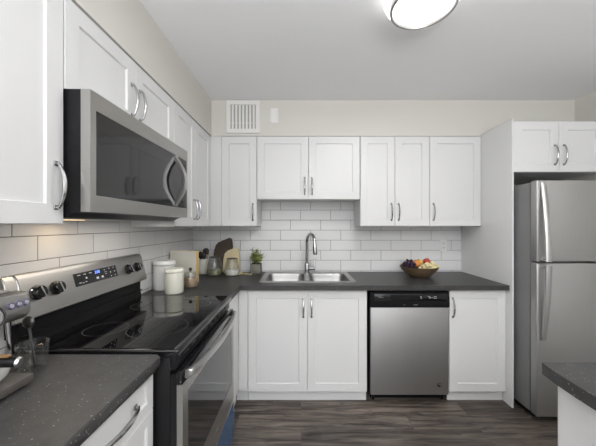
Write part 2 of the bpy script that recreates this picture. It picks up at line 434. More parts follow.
wall_cab('wall_cabinet', 'white two-door wall cabinet above the refrigerator', c, w_, 1.793, UT+0.001, 0.682,
         [(-w_/2, 0, -0.034), (0, w_/2, 0.034)], (c, -0.0), 0, hz=0.13)
# ---- left wall cabinets (rz = 90 deg, local x = world Y)
RZ = PI/2
y0, y1 = Yd(0.515), Yd(0.968); c, w_ = bc(y0, y1)
wall_cab('wall_cabinet', 'white wall cabinet at the left edge, nearest the camera beside the microwave', c, w_, 1.392, UT, UP_L,
         [(-w_/2, w_/2, w_/2-0.034)], (WX, c), RZ)
y0, y1 = Yd(0.970), Yd(1.806); c, w_ = bc(y0, y1)
wall_cab('wall_cabinet', 'short white two-door wall cabinet directly above the microwave', c, w_, 1.856, UT, UP_L,
         [(-w_/2, 0, -0.034), (0, w_/2, 0.034)], (WX, c), RZ, hz=0.055+0.0725)
y0, y1 = Yd(1.808), Yd(2.533); c, w_ = bc(y0, y1)
wall_cab('wall_cabinet', 'white two-door wall cabinet on the left wall between microwave and corner', c, w_, UB, UT, UP_L,
         [(-w_/2, 0, -0.032), (0, w_/2, 0.032)], (WX, c), RZ)

# tall end panel beside the fridge
b = BM()
prism(b, [(0, 0), (0.0135, 0), (0.0135, -0.686), (0, -0.686)], 0.0, UT+0.0025)
bmesh.ops.bevel(b, geom=b.edges[:], offset=0.001, segments=1, affect='EDGES')
for v in b.verts:       # scribed to the soffit: the front stands a little higher than the cabinets
    if v.co.z > 2 and v.co.y < -0.32: v.co.z += 0.016
o = obj('tall_end_panel', b, WHITE); o.location = (1.6030, -0.0005, 0)
tag(o, 'tall flat white end panel between the right base cabinet and the refrigerator', 'panel')

# ---- base cabinets, back run
PB = 0.622; DT = 0.882; DB = 0.086
x0, x1 = -0.4155, 0.517; c, w_ = bc(x0, x1)
base_cab('base_cabinet', 'white two-door base cabinet under the sink', w_, PB,
         [(-w_/2, 0, DB, DT, -0.032, 0.745), (0, w_/2, DB, DT, 0.032, 0.745)], (c, 0), 0, depth0=0.002)
x0, x1 = 1.160, 1.6020; c, w_ = bc(x0, x1)
base_cab('base_cabinet', 'white single-door base cabinet between dishwasher and tall panel', w_, PB,
         [(-w_/2, w_/2, DB, DT, -w_/2+0.026, 0.745)], (c, 0), 0, depth0=0.002)
# corner cabinet (L): left leg beside the range, filler by the sink cabinet
r = thing('corner_cabinet', 'white corner base cabinet beside the range, mostly hidden, with filler strip', 'cabinet', (WX, 0, 0), 0, 'white shaker base cabinets')
b = BM()
ly0 = Yd(1.850)
xs = [0.003, 0.572, 0.662]; ys = [ly0, -0.602, -0.003]
cells(b, xs, ys, lambda x, y: not (x > 0.572 and y < -0.602), 0.092, CB-0.001)
obj('body', b, WHITE, r)
b = BM(); bx(b, 0.573, 0.590, ly0, -0.6225, 0.0945, 0.884, 0.001, 1); obj('stile', b, WHITE, r)
b = BM(); bx(b, 0.591, 0.6625, -0.621, -0.603, 0.0945, 0.884, 0.001, 1); obj('filler', b, WHITE, r)
b = BM(); bx(b, 0.555, 0.568, ly0, -0.600, 0, 0.0915); bx(b, 0.5685, 0.6625, -0.586, -0.572, 0, 0.0915); obj('toe_kick', b, WHITE, r)

# ---- near left base cabinets
y0, y1 = Yd(0.60), Yd(1.018); c, w_ = bc(y0, y1)
base_cab('drawer_cabinet', 'white drawer cabinet beside the range in the left foreground', w_, 0.553, [], (WX, c), RZ,
         drawers=[(-w_/2, w_/2, 0.740, 0.883, 0.19), (-w_/2, w_/2, 0.42, 0.737, 0.19), (-w_/2, w_/2, 0.095, 0.417, 0.19)])
y0, y1 = Yd(-0.2), Yd(0.599); c, w_ = bc(y0, y1)
base_cab('base_cabinet', 'white base cabinet at the lower left corner, nearest the camera', w_, 0.553,
         [(-w_/2, 0, DB, DT, -0.03, 0.745), (0, w_/2, DB, DT, 0.03, 0.745)], (WX, c), RZ)

# ---- countertops
def bev_top(b, off, seg=4, cond=None):
    zt = max(v.co.z for v in b.verts)
    es = [e for e in b.edges if len(e.link_faces) == 2 and e.calc_face_angle(0) > 1.2 and (cond is None or cond(e))]
    bmesh.ops.bevel(b, geom=es, offset=off, segments=seg, affect='EDGES', profile=0.5)
SX0, SX1, SY0, SY1 = -0.325, 0.430, -0.525, -0.075      # sink cutout
b = BM()
cells(b, [WX+0.002, -0.466, SX0, SX1, 1.602], [Yd(1.850), -0.66, SY0, SY1, -0.001],
      lambda x, y: not (y < -0.66 and x > -0.466) and not (SX0 < x < SX1 and SY0 < y < SY1), CB, CT)
def front_edge(e):
    m = (e.verts[0].co + e.verts[1].co)/2; d = e.verts[0].co - e.verts[1].co
    if abs(d.z) > 0.01: return False
    return (abs(m.y+0.66) < 1e-4 and m.x > -0.466) or (abs(m.x+0.466) < 1e-4 and m.y < -0.66)
bev_top(b, 0.010, 4, front_edge)
o = obj('countertop', b, COUNTER, ang=40)
tag(o, 'dark charcoal laminate countertop along the back wall, holding the sink', 'countertop', 'charcoal laminate countertops')
b = BM(); fx, fyy, rr = -0.500, Yd(1.024), 0.016
prism(b, [(WX+0.002, Yd(-0.2)), (fx, Yd(-0.2))] + [(fx-rr+rr*math.cos(k*PI/10), fyy-rr+rr*math.sin(k*PI/10)) for k in range(6)] + [(WX+0.002, fyy)], CB, CT)
def near_edge(e):
    m = (e.verts[0].co + e.verts[1].co)/2; d = e.verts[0].co - e.verts[1].co
    return abs(d.z) < 0.01 and m.x > fx-rr-0.001 and m.y > Yd(-0.19) - 10 and m.x > -0.520 and m.y > Yd(-0.199)
es = [e for e in b.edges if near_edge(e)]
bmesh.ops.bevel(b, geom=es, offset=0.010, segments=4, affect='EDGES', profile=0.5)
o = obj('countertop', b, COUNTER, ang=40)
tag(o, 'speckled charcoal countertop in the left foreground under the espresso machine', 'countertop', 'charcoal laminate countertops')
# peninsula
b = BM(); prism(b, [(0.815, Yd(0.964)), (1.75, Yd(0.964)), (1.75, Yd(-0.2)), (0.797, Yd(-0.2)), (0.797, Yd(0.74)), (0.799, Yd(0.83)), (0.804, Yd(0.90))], CB, CT)
bev_top(b, 0.008, 3)
o = obj('countertop', b, COUNTER, ang=40)
tag(o, 'speckled charcoal peninsula countertop at the lower right corner', 'countertop', 'charcoal laminate countertops')
r = thing('peninsula_cabinet', 'white peninsula cabinet with plain side panel at the lower right', 'cabinet', (1.28, Yd(0.36), 0), 0, 'white shaker base cabinets')
b = BM(); bx(b, -0.45, 0.45, -0.55, 0.555, 0.09, CB-0.001, 0.002, 1); bx(b, -0.40, 0.40, -0.50, 0.50, 0, 0.09); obj('body', b, WHITE, r)
b = BM(); bx(b, -0.4495+0.0, -0.4505-0.002, -0.55, 0.555, 0.0, CB-0.001, 0.0008, 1); obj('side_panel', b, WHITE, r)
b = BM(); bx(b, -0.44, 0.44, 0.5555, 0.5735, 0.0945, 0.88, 0.001, 1); obj('end_panel', b, WHITE, r)

# ------------------------------------------------------------ sink and faucet
r = thing('double_sink', 'stainless steel double bowl sink set in the back countertop', 'sink', (0.0525, -0.30, CT))
sx0, sx1, sy0, sy1 = -0.395, 0.395, -0.248, 0.245     # rim, local
bw0, bw1 = -0.36, 0.36
BL = [(-0.353, -0.022), (0.022, 0.353)]; by0, by1 = -0.215, 0.150
b = BM()
cells(b, [sx0, BL[0][0], BL[0][1], BL[1][0], BL[1][1], sx1], [sy0, by0, by1, sy1],
      lambda x, y: not (by0 < y < by1 and (BL[0][0] < x < BL[0][1] or BL[1][0] < x < BL[1][1])), 0.0005, 0.007)
bmesh.ops.bevel(b, geom=[e for e in b.edges if abs(e.verts[0].co.z-e.verts[1].co.z) > 0.003 and abs(e.verts[0].co.x) > 0.39], offset=0.018, segments=5, affect='EDGES', profile=0.5)
obj('rim', b, SINKM, r, ang=30)
def rrect(x0, x1, y0, y1, rad, n=5):
    P = []
    for (cx, cy, a0) in ((x1-rad, y1-rad, 0), (x0+rad, y1-rad, PI/2), (x0+rad, y0+rad, PI), (x1-rad, y0+rad, 1.5*PI)):
        for k in range(n+1):
            a = a0 + PI/2*k/n; P.append((cx+rad*math.cos(a), cy+rad*math.sin(a)))
    return P
for (a, c_) in BL:
    b = BM(); prev = None
    for (ins, z, rad) in ((-0.004, 0.0072, 0.045), (0.002, 0.004, 0.05), (0.006, -0.02, 0.055), (0.014, -0.13, 0.06), (0.035, -0.158, 0.055), (0.075, -0.165, 0.04)):
        ring = [b.verts.new((x, y, z)) for x, y in rrect(a+ins, c_-ins, by0+ins, by1-ins, rad)]
        if prev:
            for k in range(len(ring)): b.faces.new((prev[k], prev[(k+1) % len(ring)], ring[(k+1) % len(ring)], ring[k]))
        prev = ring
    b.faces.new(prev)
    bo = obj('bowl', b, SINKM, r, ang=50)
    b = BM(); lathe(b, [(0, -0.1605), (0.02, -0.1605), (0.035, -0.1620), (0.041, -0.1645)], 20, ((a+c_)/2, -0.03, 0)); obj('drain', b, CHROME, bo)
r = thing('kitchen_faucet', 'chrome gooseneck pull-down faucet behind the sink divider', 'faucet', (0.057, -0.118, CT+0.0072))
b = BM(); lathe(b, [(0, 0), (0.030, 0), (0.030, 0.006), (0.025, 0.012), (0.024, 0.085), (0.021, 0.094), (0.0150, 0.10), (0, 0.10)], 24); obj('base', b, CHROME, r)
b = BM(); pts = [(0, 0, 0.098), (0, 0, 0.18), (0, 0, 0.29)]
dx, dy = 0.40, -0.917; R = 0.083
for k in range(1, 13):
    a = PI - PI*k/12*1.0
    pts.append((dx*(R+R*math.cos(a)), dy*(R+R*math.cos(a)), 0.29+R*math.sin(a)))
pts[-1:] = [pts[-1]]
e = pts[-1]; pts.append((e[0]*1.005, e[1]*1.005, e[2]-0.012))
tube(b, pts, 0.0145, 14); obj('spout', b, CHROME, r)
b = BM(); e = pts[-1]
tube(b, [(e[0], e[1], e[2]+0.012), (e[0]*1.02, e[1]*1.02, e[2]-0.02), (e[0]*1.05, e[1]*1.05, e[2]-0.075), (e[0]*1.055, e[1]*1.055, e[2]-0.088)], [0.0155, 0.0185, 0.020, 0.0175], 16)
sp = obj('spray_head', b, CHROME, r)
b = BM(); bx(b, e[0]*1.03-0.0045-0.012, e[0]*1.03+0.0045-0.012, e[1]*1.03-0.020, e[1]*1.03-0.012, e[2]-0.06, e[2]-0.015, 0.002); obj('button', b, BLACK, sp)
b = BM(); tube(b, [(0.018, 0, 0.045), (0.05, -0.004, 0.045), (0.078, -0.008, 0.045)], [0.0155, 0.0165, 0.0165], 16)
hb = obj('valve', b, CHROME, r)
b = BM(); tube(b, [(0.071, -0.008, 0.055), (0.072, -0.008, 0.09), (0.075, -0.006, 0.135)], [0.008, 0.0065, 0.007], 10); obj('lever', b, CHROME, hb)

# ------------------------------------------------------------ dishwasher
r = thing('dishwasher', 'stainless steel dishwasher with black control panel under the back counter', 'dishwasher', (0.846, 0, 0))
b = BM(); bx(b, -0.300, 0.300, -0.59, -0.01, 0.075, 0.872, 0.003); obj('body', b, BLACK, r)
b = BM(); bx(b, -0.302, 0.308, -0.622, -0.591, 0.061, 0.7445, 0.004); bx(b, -0.3, 0.306, -0.6215, -0.62, 0.232, 0.2335); dd = obj('door', b, STEELV, r)
b = BM()
t = BM(); P = [(-0.591, 0.747), (-0.632, 0.747), (-0.636, 0.765), (-0.630, 0.862), (-0.622, 0.871), (-0.591, 0.871)]
A = [t.verts.new((-0.304, y, z)) for y, z in P]; B_ = [t.verts.new((0.311, y, z)) for y, z in P]
t.faces.new(A); t.faces.new(B_)
for i in range(len(P)): t.faces.new((A[i], A[(i+1) % len(P)], B_[(i+1) % len(P)], B_[i]))
bmesh.ops.bevel(t, geom=[e for e in t.edges], offset=0.002, segments=2, affect='EDGES')
merge(b, t)
cp = obj('control_panel', b, BLACK, r)
b = BM(); bx(b, -0.275, 0.295, -0.6358, -0.632, 0.800, 0.853, 0.0012); obj('fascia', b, BLACKG, cp)
text('logo', 'Whirlpool', 0.0095, MARK, cp, (-0.225, -0.6362, 0.829), (PI/2, 0, 0))
for (x, z, ww, hh) in ((0.085, 0.832, 0.010, 0.004), (0.088, 0.822, 0.006, 0.005), (0.150, 0.834, 0.016, 0.003), (0.156, 0.824, 0.012, 0.005), (0.172, 0.826, 0.008, 0.004),
                       (0.196, 0.833, 0.022, 0.003), (0.196, 0.822, 0.026, 0.003)):
    b = BM(); bx(b, x-ww/2, x+ww/2, -0.6366, -0.6359, z-hh/2, z+hh/2); obj('indicator_mark', b, MARK, cp)
for (x0, x1, z0, z1) in ((0.03, 0.06, 0.768, 0.7715), (-0.055, -0.03, 0.769, 0.7705)):
    b = BM(); bx(b, x0, x1, -0.6362, -0.633, z0, z1); obj('latch_mark', b, GREYMARK, cp)
b = BM(); lathe(b, [(0, 0.0012), (0.0155, 0.0012), (0.0165, 0)], 24, mat=Matrix.Translation((0.235, -0.622, 0.139)) @ Matrix.Rotation(PI/2, 4, 'X')); bd = obj('badge', b, DMETAL, dd)
b = BM()
for k in range(10):
    a = -0.4 + k*0.28; bx(b, 0.235+0.008*math.cos(a)-0.0025, 0.235+0.008*math.cos(a)+0.0025, -0.6242, -0.6232, 0.139+0.008*math.sin(a)-0.0025, 0.139+0.008*math.sin(a)+0.0025)
obj('badge_swirl', b, MARK, bd)
b = BM(); bx(b, -0.29, 0.29, -0.555, -0.545, 0.0, 0.074); bx(b, -0.28, -0.262, -0.58, -0.55, 0.0, 0.02); bx(b, 0.272, 0.290, -0.575, -0.55, 0.0, 0.074); obj('toe_panel', b, BLACK, r)

# ------------------------------------------------------------ range (faces +X)
ry0, ry1 = Yd(1.042), Yd(1.842); rc, rw = (ry0+ry1)/2, ry1-ry0; H = rw/2
r = thing('electric_range', 'stainless and black electric range with glass cooktop against the left wall', 'range', (WX, rc, 0), RZ)
b = BM(); bx(b, -H+0.004, H-0.004, -0.60, -0.012, 0.03, 0.903, 0.003); bx(b, -H+0.02, H-0.02, -0.575, -0.03, 0.0, 0.03); obj('body', b, BLACK, r)
b = BM(); bx(b, -H, H, -0.632, -0.045, 0.906, 0.9325, 0.006, 3); ct = obj('cooktop', b, BLACKG, r)
b = BM(); bx(b, -H+0.012, H-0.012, -0.612, -0.075, 0.9326, 0.9350, 0.001, 1); gl = obj('glass_surface', b, GLASSB, ct)
b = BM(); bx(b, -H+0.004, H-0.004, -0.628, -0.6135, 0.9326, 0.9362, 0.0015, 2); o = obj('front_trim', b, DMETAL, ct)
def ring(bm, x, y, rr, wd=0.0022, z=0.9351):
    n = 56; vi = [bm.verts.new((x+(rr-wd)*math.cos(2*PI*k/n), y+(rr-wd)*math.sin(2*PI*k/n), z)) for k in range(n)]
    vo = [bm.verts.new((x+rr*math.cos(2*PI*k/n), y+rr*math.sin(2*PI*k/n), z)) for k in range(n)]
    for k in range(n): bm.faces.new((vi[k], vi[(k+1) % n], vo[(k+1) % n], vo[k]))
def loc_r(X, D): return (Yd(D)-rc, -(X-WX))
for (X, D, rr) in ((-0.855, 1.25, 0.085), (-0.635, 1.27, 0.125), (-0.855, 1.63, 0.105), (-0.61, 1.65, 0.085)):
    x, y = loc_r(X, D); b = BM(); ring(b, x, y, rr)
    if rr > 0.1: ring(b, x, y, rr*0.62, 0.0016)
    obj('burner_ring', b, RING, gl)
# backguard: black riser with a leaning steel console on top
b = BM()
t = BM(); P = [(-0.010, 0.905), (-0.052, 0.905), (-0.052, 0.936), (-0.044, 0.985), (-0.046, 1.034), (-0.010, 1.034)]
A = [t.verts.new((-H+0.002, y, z)) for y, z in P]; B_ = [t.verts.new((H-0.006, y, z)) for y, z in P]
t.faces.new(A); t.faces.new(B_)
for i in range(len(P)): t.faces.new((A[i], A[(i+1) % len(P)], B_[(i+1) % len(P)], B_[i]))
merge(b, t); bx(b, -H+0.004, H-0.008, -0.060, -0.050, 0.972, 0.979, 0.002)
bx(b, -H+0.15, -H+0.26, -0.058, -0.04, 1.028, 1.0335)
obj('vent_riser', b, BLACK, r)
b = BM()
cz0, cz1 = 1.036, 1.204; cy0, cy1 = -0.076, -0.036     # lower front / upper front
P = [(-0.006, cz0+0.006), (cy0+0.006, cz0), (cy0, cz0+0.006), (cy1-0.003, cz1-0.016), (cy1+0.008, cz1-0.002), (-0.006, cz1)]
def console_piece(xa, xb, bev):
    b = BM()
    A = [b.verts.new((xa, y, z)) for y, z in P]; B_ = [b.verts.new((xb, y, z)) for y, z in P]
    b.faces.new(A); b.faces.new(B_)
    for i in range(len(P)): b.faces.new((A[i], A[(i+1) % len(P)], B_[(i+1) % len(P)], B_[i]))
    bmesh.ops.bevel(b, geom=[e for e in b.edges if abs(e.verts[0].co.x-e.verts[1].co.x) < 0.001], offset=bev, segments=3, affect='EDGES')
    return b
con = obj('console', console_piece(-H, H+0.022, 0.006), STEEL, r, ang=30)
obj('console_end_cap', console_piece(-H-0.045, -H-0.001, 0.004), STEEL, con, ang=30)
tilt = math.atan2(cy1-0.003-cy0, cz1-0.016-cz0-0.006)
MC = Matrix.Translation((0, cy0, cz0+0.006)) @ Matrix.Rotation(-tilt, 4, 'X')    # console frame: z up along the face, -y out
def conx(D): return Yd(D)-rc
dp0, dp1 = conx(1.292), conx(1.588)
b = BM(); bx(b, dp0, dp1, -0.0022, 0.001, 0.068, 0.128, 0.001, 1, mat=MC); dsp = obj('display_panel', b, BLACKG, con)
for (u, v, ww, hh) in ((.10, .82, .018, .003), (.22, .82, .018, .003), (.34, .82, .018, .003), (.24, .50, .010, .008), (.10, .22, .016, .003), (.16, .18, .010, .003), (.22, .22, .012, .003),
                       (.48, .28, .016, .010), (.60, .28, .014, .010), (.68, .80, .010, .003), (.80, .86, .012, .003), (.92, .86, .012, .003),
                       (.70, .62, .016, .002), (.70, .46, .008, .004), (.82, .50, .007, .006), (.93, .50, .007, .006), (.82, .16, .007, .006), (.93, .16, .007, .006)):
    x = dp0 + (dp1-dp0)*u; z = 0.068+0.06*v
    b = BM(); bx(b, x-ww/2, x+ww/2, -0.0027, -0.0023, z-hh/2, z+hh/2, mat=MC); obj('key_mark', b, MARK, dsp)
t_ = text('clock_digits', '3:00', 0.021, BLUELED, dsp, (0, 0, 0), (0, 0, 0))
t_.matrix_local = MC @ Matrix.Translation((dp0+(dp1-dp0)*0.50, -0.0026, 0.114)) @ Matrix.Rotation(PI/2, 4, 'X')
for D in (1.106, 1.192, 1.690, 1.775):
    x = conx(D); MK = MC @ Matrix.Translation((x, -0.0005, 0.088)) @ Matrix.Rotation(PI/2, 4, 'X')
    b = BM(); lathe(b, [(0, 0.026), (0.021, 0.026), (0.0235, 0.023), (0.0245, 0.006), (0.029, 0.004), (0.029, 0), (0, 0)], 28, mat=MK)
    kb = obj('knob', b, BLACKG, con)
    b = BM(); bx(b, -0.0028, 0.0028, -0.021, 0.021, 0.0262, 0.030, 0.001, mat=MK @ Matrix.Rotation(0.25, 4, 'Z')); obj('pointer', b, STEELL, kb)
# oven front
b = BM(); bx(b, -H+0.006, H-0.006, -0.618, -0.601, 0.855, 0.904, 0.002)
for k in range(9): bx(b, -0.33+k*0.075, -0.275+k*0.075, -0.6215, -0.617, 0.882, 0.890, 0.001)
obj('vent_strip', b, BLACK, r)
dz0, dz1 = 0.270, 0.802; df = -0.645
b = BM()
gx0, gx1, gz0, gz1 = -H+0.055, H-0.055, 0.395, 0.755
cells(b, [-H+0.006, gx0, gx1, H-0.006], [dz0, gz0, gz1, dz1], lambda x, y: not (gx0 < x < gx1 and gz0 < y < gz1), 0, 0.022)
b.transform(Matrix.Translation((0, df+0.022, 0)) @ Matrix.Rotation(PI/2, 4, 'X'))
bev_top(b, 0.003, 2)
dr = obj('oven_door', b, STEEL, r)
b = BM(); bx(b, -H+0.006, H-0.006, df+0.001, df+0.022, 0.8025, 0.851, 0.003); obj('door_top_trim', b, BLACKG, dr)
b = BM(); bx(b, gx0-0.0, gx1+0.0, df+0.002, df+0.018, gz0, gz1, 0.0015, 1); obj('window', b, OVENG, dr)
b = BM(); bx(b, -H+0.0065, H-0.0065, df+0.0225, -0.6005, dz0+0.005, 0.84); obj('door_liner', b, BLACK, dr)
# handle: wide flat bar bowed outwards
b = BM(); N = 24; prev = None
for i in range(N+1):
    t = i/N; x = -H+0.03 + (rw-0.06)*t; s = math.sin(PI*t)
    y = df - 0.010 - 0.042*s**0.6; hh = 0.0165; th = 0.011
    z = 0.830
    q = [b.verts.new(p) for p in ((x, y, z-hh), (x, y-0.006, z-hh*0.4), (x, y-0.006, z+hh*0.4), (x, y, z+hh), (x, y+th, z+hh), (x, y+th, z-hh))]
    if prev:
        for k in range(6): b.faces.new((prev[k], prev[(k+1) % 6], q[(k+1) % 6], q[k]))
    else: b.faces.new(q)
    prev = q
b.faces.new(prev)
for sx in (-1, 1):
    bx(b, sx*(H-0.045)-0.012, sx*(H-0.045)+0.012, df-0.026, df-0.0003, 0.818, 0.846, 0.003)
o = obj('handle', b, STEELL, dr, ang=50)
b = BM(); bx(b, -H+0.006, H-0.006, df, -0.6005, 0.038, 0.264, 0.004); dwr = obj('storage_drawer', b, STEEL, r)
b = BM(); bx(b, -H+0.008, H-0.008, df-0.0012, df-0.0002, 0.041, 0.250); o = obj('protective_film', b, BLUEFILM, dwr); o['label'] = 'blue protective film on the drawer front'
text('logo', 'Whirlpool', 0.018, GREYMARK, dr, (0.02, df-0.0008, 0.33), (PI/2, 0, 0))

# ------------------------------------------------------------ microwave
my0, my1 = Yd(0.974), Yd(1.8055); mc, mw = (my0+my1)/2, my1-my0; H2 = mw/2
r = thing('microwave', 'stainless over-the-range microwave with dark glass door under the left cabinets', 'microwave', (WX, mc, 1.436), RZ)
mh = 0.421; mf = -0.360
b = BM(); P = [(mf+0.034, 0.003), (mf+0.060, -0.004), (mf+0.085, -0.021), (-0.004, -0.021), (-0.004, mh), (mf+0.034, mh)]
A = [b.verts.new((-H2+0.002, y, z)) for y, z in P]; B_ = [b.verts.new((H2-0.002, y, z)) for y, z in P]
b.faces.new(A); b.faces.new(B_)
for i in range(len(P)): b.faces.new((A[i], A[(i+1) % len(P)], B_[(i+1) % len(P)], B_[i]))
bmesh.ops.bevel(b, geom=b.edges[:], offset=0.0015, segments=1, affect='EDGES')
obj('body', b, BLACK, r)
b = BM(); gx0, gx1, gz0, gz1 = -H2+0.028, H2-0.010, 0.058, 0.356
cells(b, [-H2, gx0, gx1, H2], [0.0, gz0, gz1, mh-0.002], lambda x, y: not (gx0 < x < gx1 and gz0 < y < gz1), 0, 0.033)
b.transform(Matrix.Translation((0, mf+0.033, 0)) @ Matrix.Rotation(PI/2, 4, 'X'))
bev_top(b, 0.003, 2)
dr = obj('door', b, STEEL, r)
b = BM(); bx(b, gx0, gx1, mf+0.001, mf+0.02, gz0, gz1, 0.001, 1); gw = obj('glass', b, MWG, dr)
b = BM()
for (a, c_, d, e) in ((gx0+0.002, gx1-0.002, gz0+0.002, gz0+0.030), (gx0+0.002, gx1-0.002, gz1-0.068, gz1-0.002), (gx1-0.035, gx1-0.002, gz0+0.030, gz1-0.068)):
    bx(b, a, c_, mf+0.0002, mf+0.0009, d, e)
obj('border_and_reflection', b, BLACKG, gw)  # wide top strip stands in for a dark reflection, the rest is border
b = BM(); N = 20; prev = None; hx = conx(1.635)+rc-mc
for i in range(N+1):
    t = i/N; z = 0.064+0.284*t; s = math.sin(PI*t)
    y = mf - 0.003 - 0.058*s; hh = 0.014+0.005*s; th = 0.019
    q = [b.verts.new(p) for p in ((hx-hh, y, z), (hx-hh*0.5, y-0.005, z), (hx+hh*0.5, y-0.005, z), (hx+hh, y, z), (hx+hh*0.8, y+th, z), (hx-hh*0.8, y+th, z))]
    if prev:
        for k in range(6): b.faces.new((prev[k], prev[(k+1) % 6], q[(k+1) % 6], q[k]))
    else: b.faces.new(q)
    prev = q
b.faces.new(prev)
for z in (0.070, 0.342): bx(b, hx-0.010, hx+0.010, mf-0.010, mf-0.0002, z-0.008, z+0.008, 0.002)
obj('handle', b, STEELL, dr, ang=50)
text('logo', 'Whirlpool', 0.020, GREYMARK, dr, (conx(1.40)+rc-mc, mf-0.0003, 0.381), (PI/2, 0, 0))
for x0 in (-H2+0.02, 0.03):
    b = BM(); bx(b, x0, x0+0.36, -0.265, -0.13, -0.0235, -0.0213, 0.0008, 1); obj('grease_filter', b, NICK, r)
b = BM(); bx(b, -H2+0.004, H2-0.004, -0.115, -0.010, -0.0232, -0.0213, 0.0008, 1); obj('underside_plate', b, STEELL, r)
b = BM(); bx(b, -0.21, -0.13, -0.125+0.0, -0.085, -0.0262, -0.0233, 0.0008, 1); obj('task_lamp', b, mat('warm_lamp_lens', (0.9, 0.8, 0.6), 0.4, emit=(1.0, 0.72, 0.38), es=1.2), r)
area('range_task_light', (WX+0.105, mc-0.17, 1.405), (0, 0, 0), 0.07, 0.06, 0.16, (1.0, 0.70, 0.38))
area('cooktop_fill', (WX+0.20, mc, 1.405), (0, 0, 0), 0.12, 0.66, 0.9, (1.0, 0.93, 0.85))  # added fill that lifts the left tiles under the microwave, no lamp built

# ------------------------------------------------------------ refrigerator
FX0, FX1 = 1.643, 2.305; fc, fw_ = (FX0+FX1)/2, FX1-FX0; h2 = fw_/2
r = thing('refrigerator', 'stainless top-freezer refrigerator at the right beside the tall white panel', 'refrigerator', (fc, 0, 0))
fy = Yd(1.984); fb = Yd(2.052)
b = BM(); bx(b, -h2, h2, fb, -0.04, 0.055, 1.692, 0.004); obj('body', b, GREYM, r)
for (nm, z0, z1) in (('freezer_door', 1.134, 1.703), ('fridge_door', 0.05, 1.124)):
    b = BM(); bx(b, -h2, h2, fy, fb-0.008, z0, z1, 0.010, 3); d = obj(nm, b, STEELV, r)
    b = BM(); bx(b, -h2+0.012, h2-0.012, fb-0.008, fb-0.0005, z0+0.008, z1-0.008); obj('gasket', b, BLACK, d)
    up = nm == 'freezer_door'
    b = BM(); N = 18; prev = None
    za, zb = (1.140, 1.682) if up else (1.118, 0.590)
    for i in range(N+1):
        t = i/N; z = za+(zb-za)*t; s = math.cos(PI/2*t)**1.0
        xx = -h2+0.038+0.0*t; y = fy - 0.010 - 0.046*s; hw = 0.016+0.004*s; th = 0.012
        q = [b.verts.new(p) for p in ((xx-hw, y, z), (xx-hw*0.6, y-0.005, z), (xx+hw*0.6, y-0.005, z), (xx+hw, y, z), (xx+hw, y+th*0.8, z), (xx-hw, y+th*0.8, z))]
        if prev:
            for k in range(6): b.faces.new((prev[k], prev[(k+1) % 6], q[(k+1) % 6], q[k]))
        else: b.faces.new(q)
        prev = q
    b.faces.new(prev)
    bx(b, -h2+0.024, -h2+0.052, fy-0.048, fy-0.0002, min(za, za+(0.026 if up else -0.026)), max(za, za+(0.026 if up else -0.026)), 0.003)
    o = obj('handle', b, STEELL if up else STEELV, d, ang=50)
b = BM(); bx(b, -h2+0.02, h2-0.02, fb-0.002, -0.06, 0.018, 0.0545); obj('base_grille', b, BLACK, r)
for (x, y) in ((-h2+0.03, fb+0.03), (-h2+0.03, fb+0.10), (h2-0.03, fb+0.03), (h2-0.03, -0.1)):
    b = BM(); lathe(b, [(0, 0), (0.018, 0), (0.018, 0.012), (0.007, 0.014), (0.007, 0.054), (0, 0.054)], 16, (x, y, 0)); obj('foot', b, NICK, r)
b = BM(); bx(b, h2-0.09, h2-0.02, fb-0.05, fb+0.05, 1.7035, 1.716, 0.003); obj('hinge_cover', b, GREYM, r)

# ------------------------------------------------------------ soffit fittings
r = thing('air_vent', 'white louvred exhaust vent grille on the back soffit', 'vent', (-0.5135, -0.3052, 2.208))
vw, vh = 0.148, 0.288
b = BM(); cells(b, [-vw, -vw+0.036, vw-0.036, vw], [0, 0.036, vh-0.036, vh], lambda x, y: not (abs(x) < vw-0.036 and 0.036 < y < vh-0.036), 0, 0.018)
b.transform(Matrix.Rotation(PI/2, 4, 'X')); bev_top(b, 0.004, 2); obj('frame', b, PLAST, r)
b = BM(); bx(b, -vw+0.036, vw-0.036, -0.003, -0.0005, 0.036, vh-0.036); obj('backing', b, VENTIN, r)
b = BM()
for k in range(7):
    x = -vw+0.036+0.019+k*(2*vw-0.072-0.038)/6
    bx(b, x-0.0085, x+0.0085, -0.0145, -0.0035, 0.0365, vh-0.0365, 0.001, 1)
bx(b, -vw+0.037, vw-0.037, -0.016, -0.0130, 0.085, 0.089)
obj('louvres', b, PLAST, r)
r = thing('blank_cover_plate', 'small white rectangular cover plate on the soffit beside the vent grille', 'cover plate', (-0.239, -0.3052, 2.298))
b = BM(); bx(b, -0.042, 0.042, -0.012, -0.0005, 0, 0.132, 0.004, 2); obj('plate', b, PLAST, r)
b = BM(); bx(b, -0.032, 0.032, -0.0165, -0.0122, 0.010, 0.122, 0.002, 2); obj('cover', b, PLAST, r)
r = thing('wall_outlet', 'white double power outlet on the tile backsplash behind the fruit bowl', 'outlet', (1.4215, 0, 1.130))
b = BM(); bx(b, -0.0345, 0.0345, -0.0065, -0.0003, 0, 0.113, 0.0025, 2); obj('plate', b, PLAST, r)
for z in (0.036, 0.077):
    b = BM(); bx(b, -0.017, 0.017, -0.009, -0.0066, z-0.014, z+0.014, 0.003, 2); s_ = obj('socket', b, PLAST, r)
    b = BM()
    for x in (-0.006, 0.006): bx(b, x-0.0013, x+0.0013, -0.0095, -0.0091, z-0.003, z+0.007)
    bx(b, -0.002, 0.002, -0.0095, -0.0091, z-0.010, z-0.006); obj('slots', b, DARK, s_)

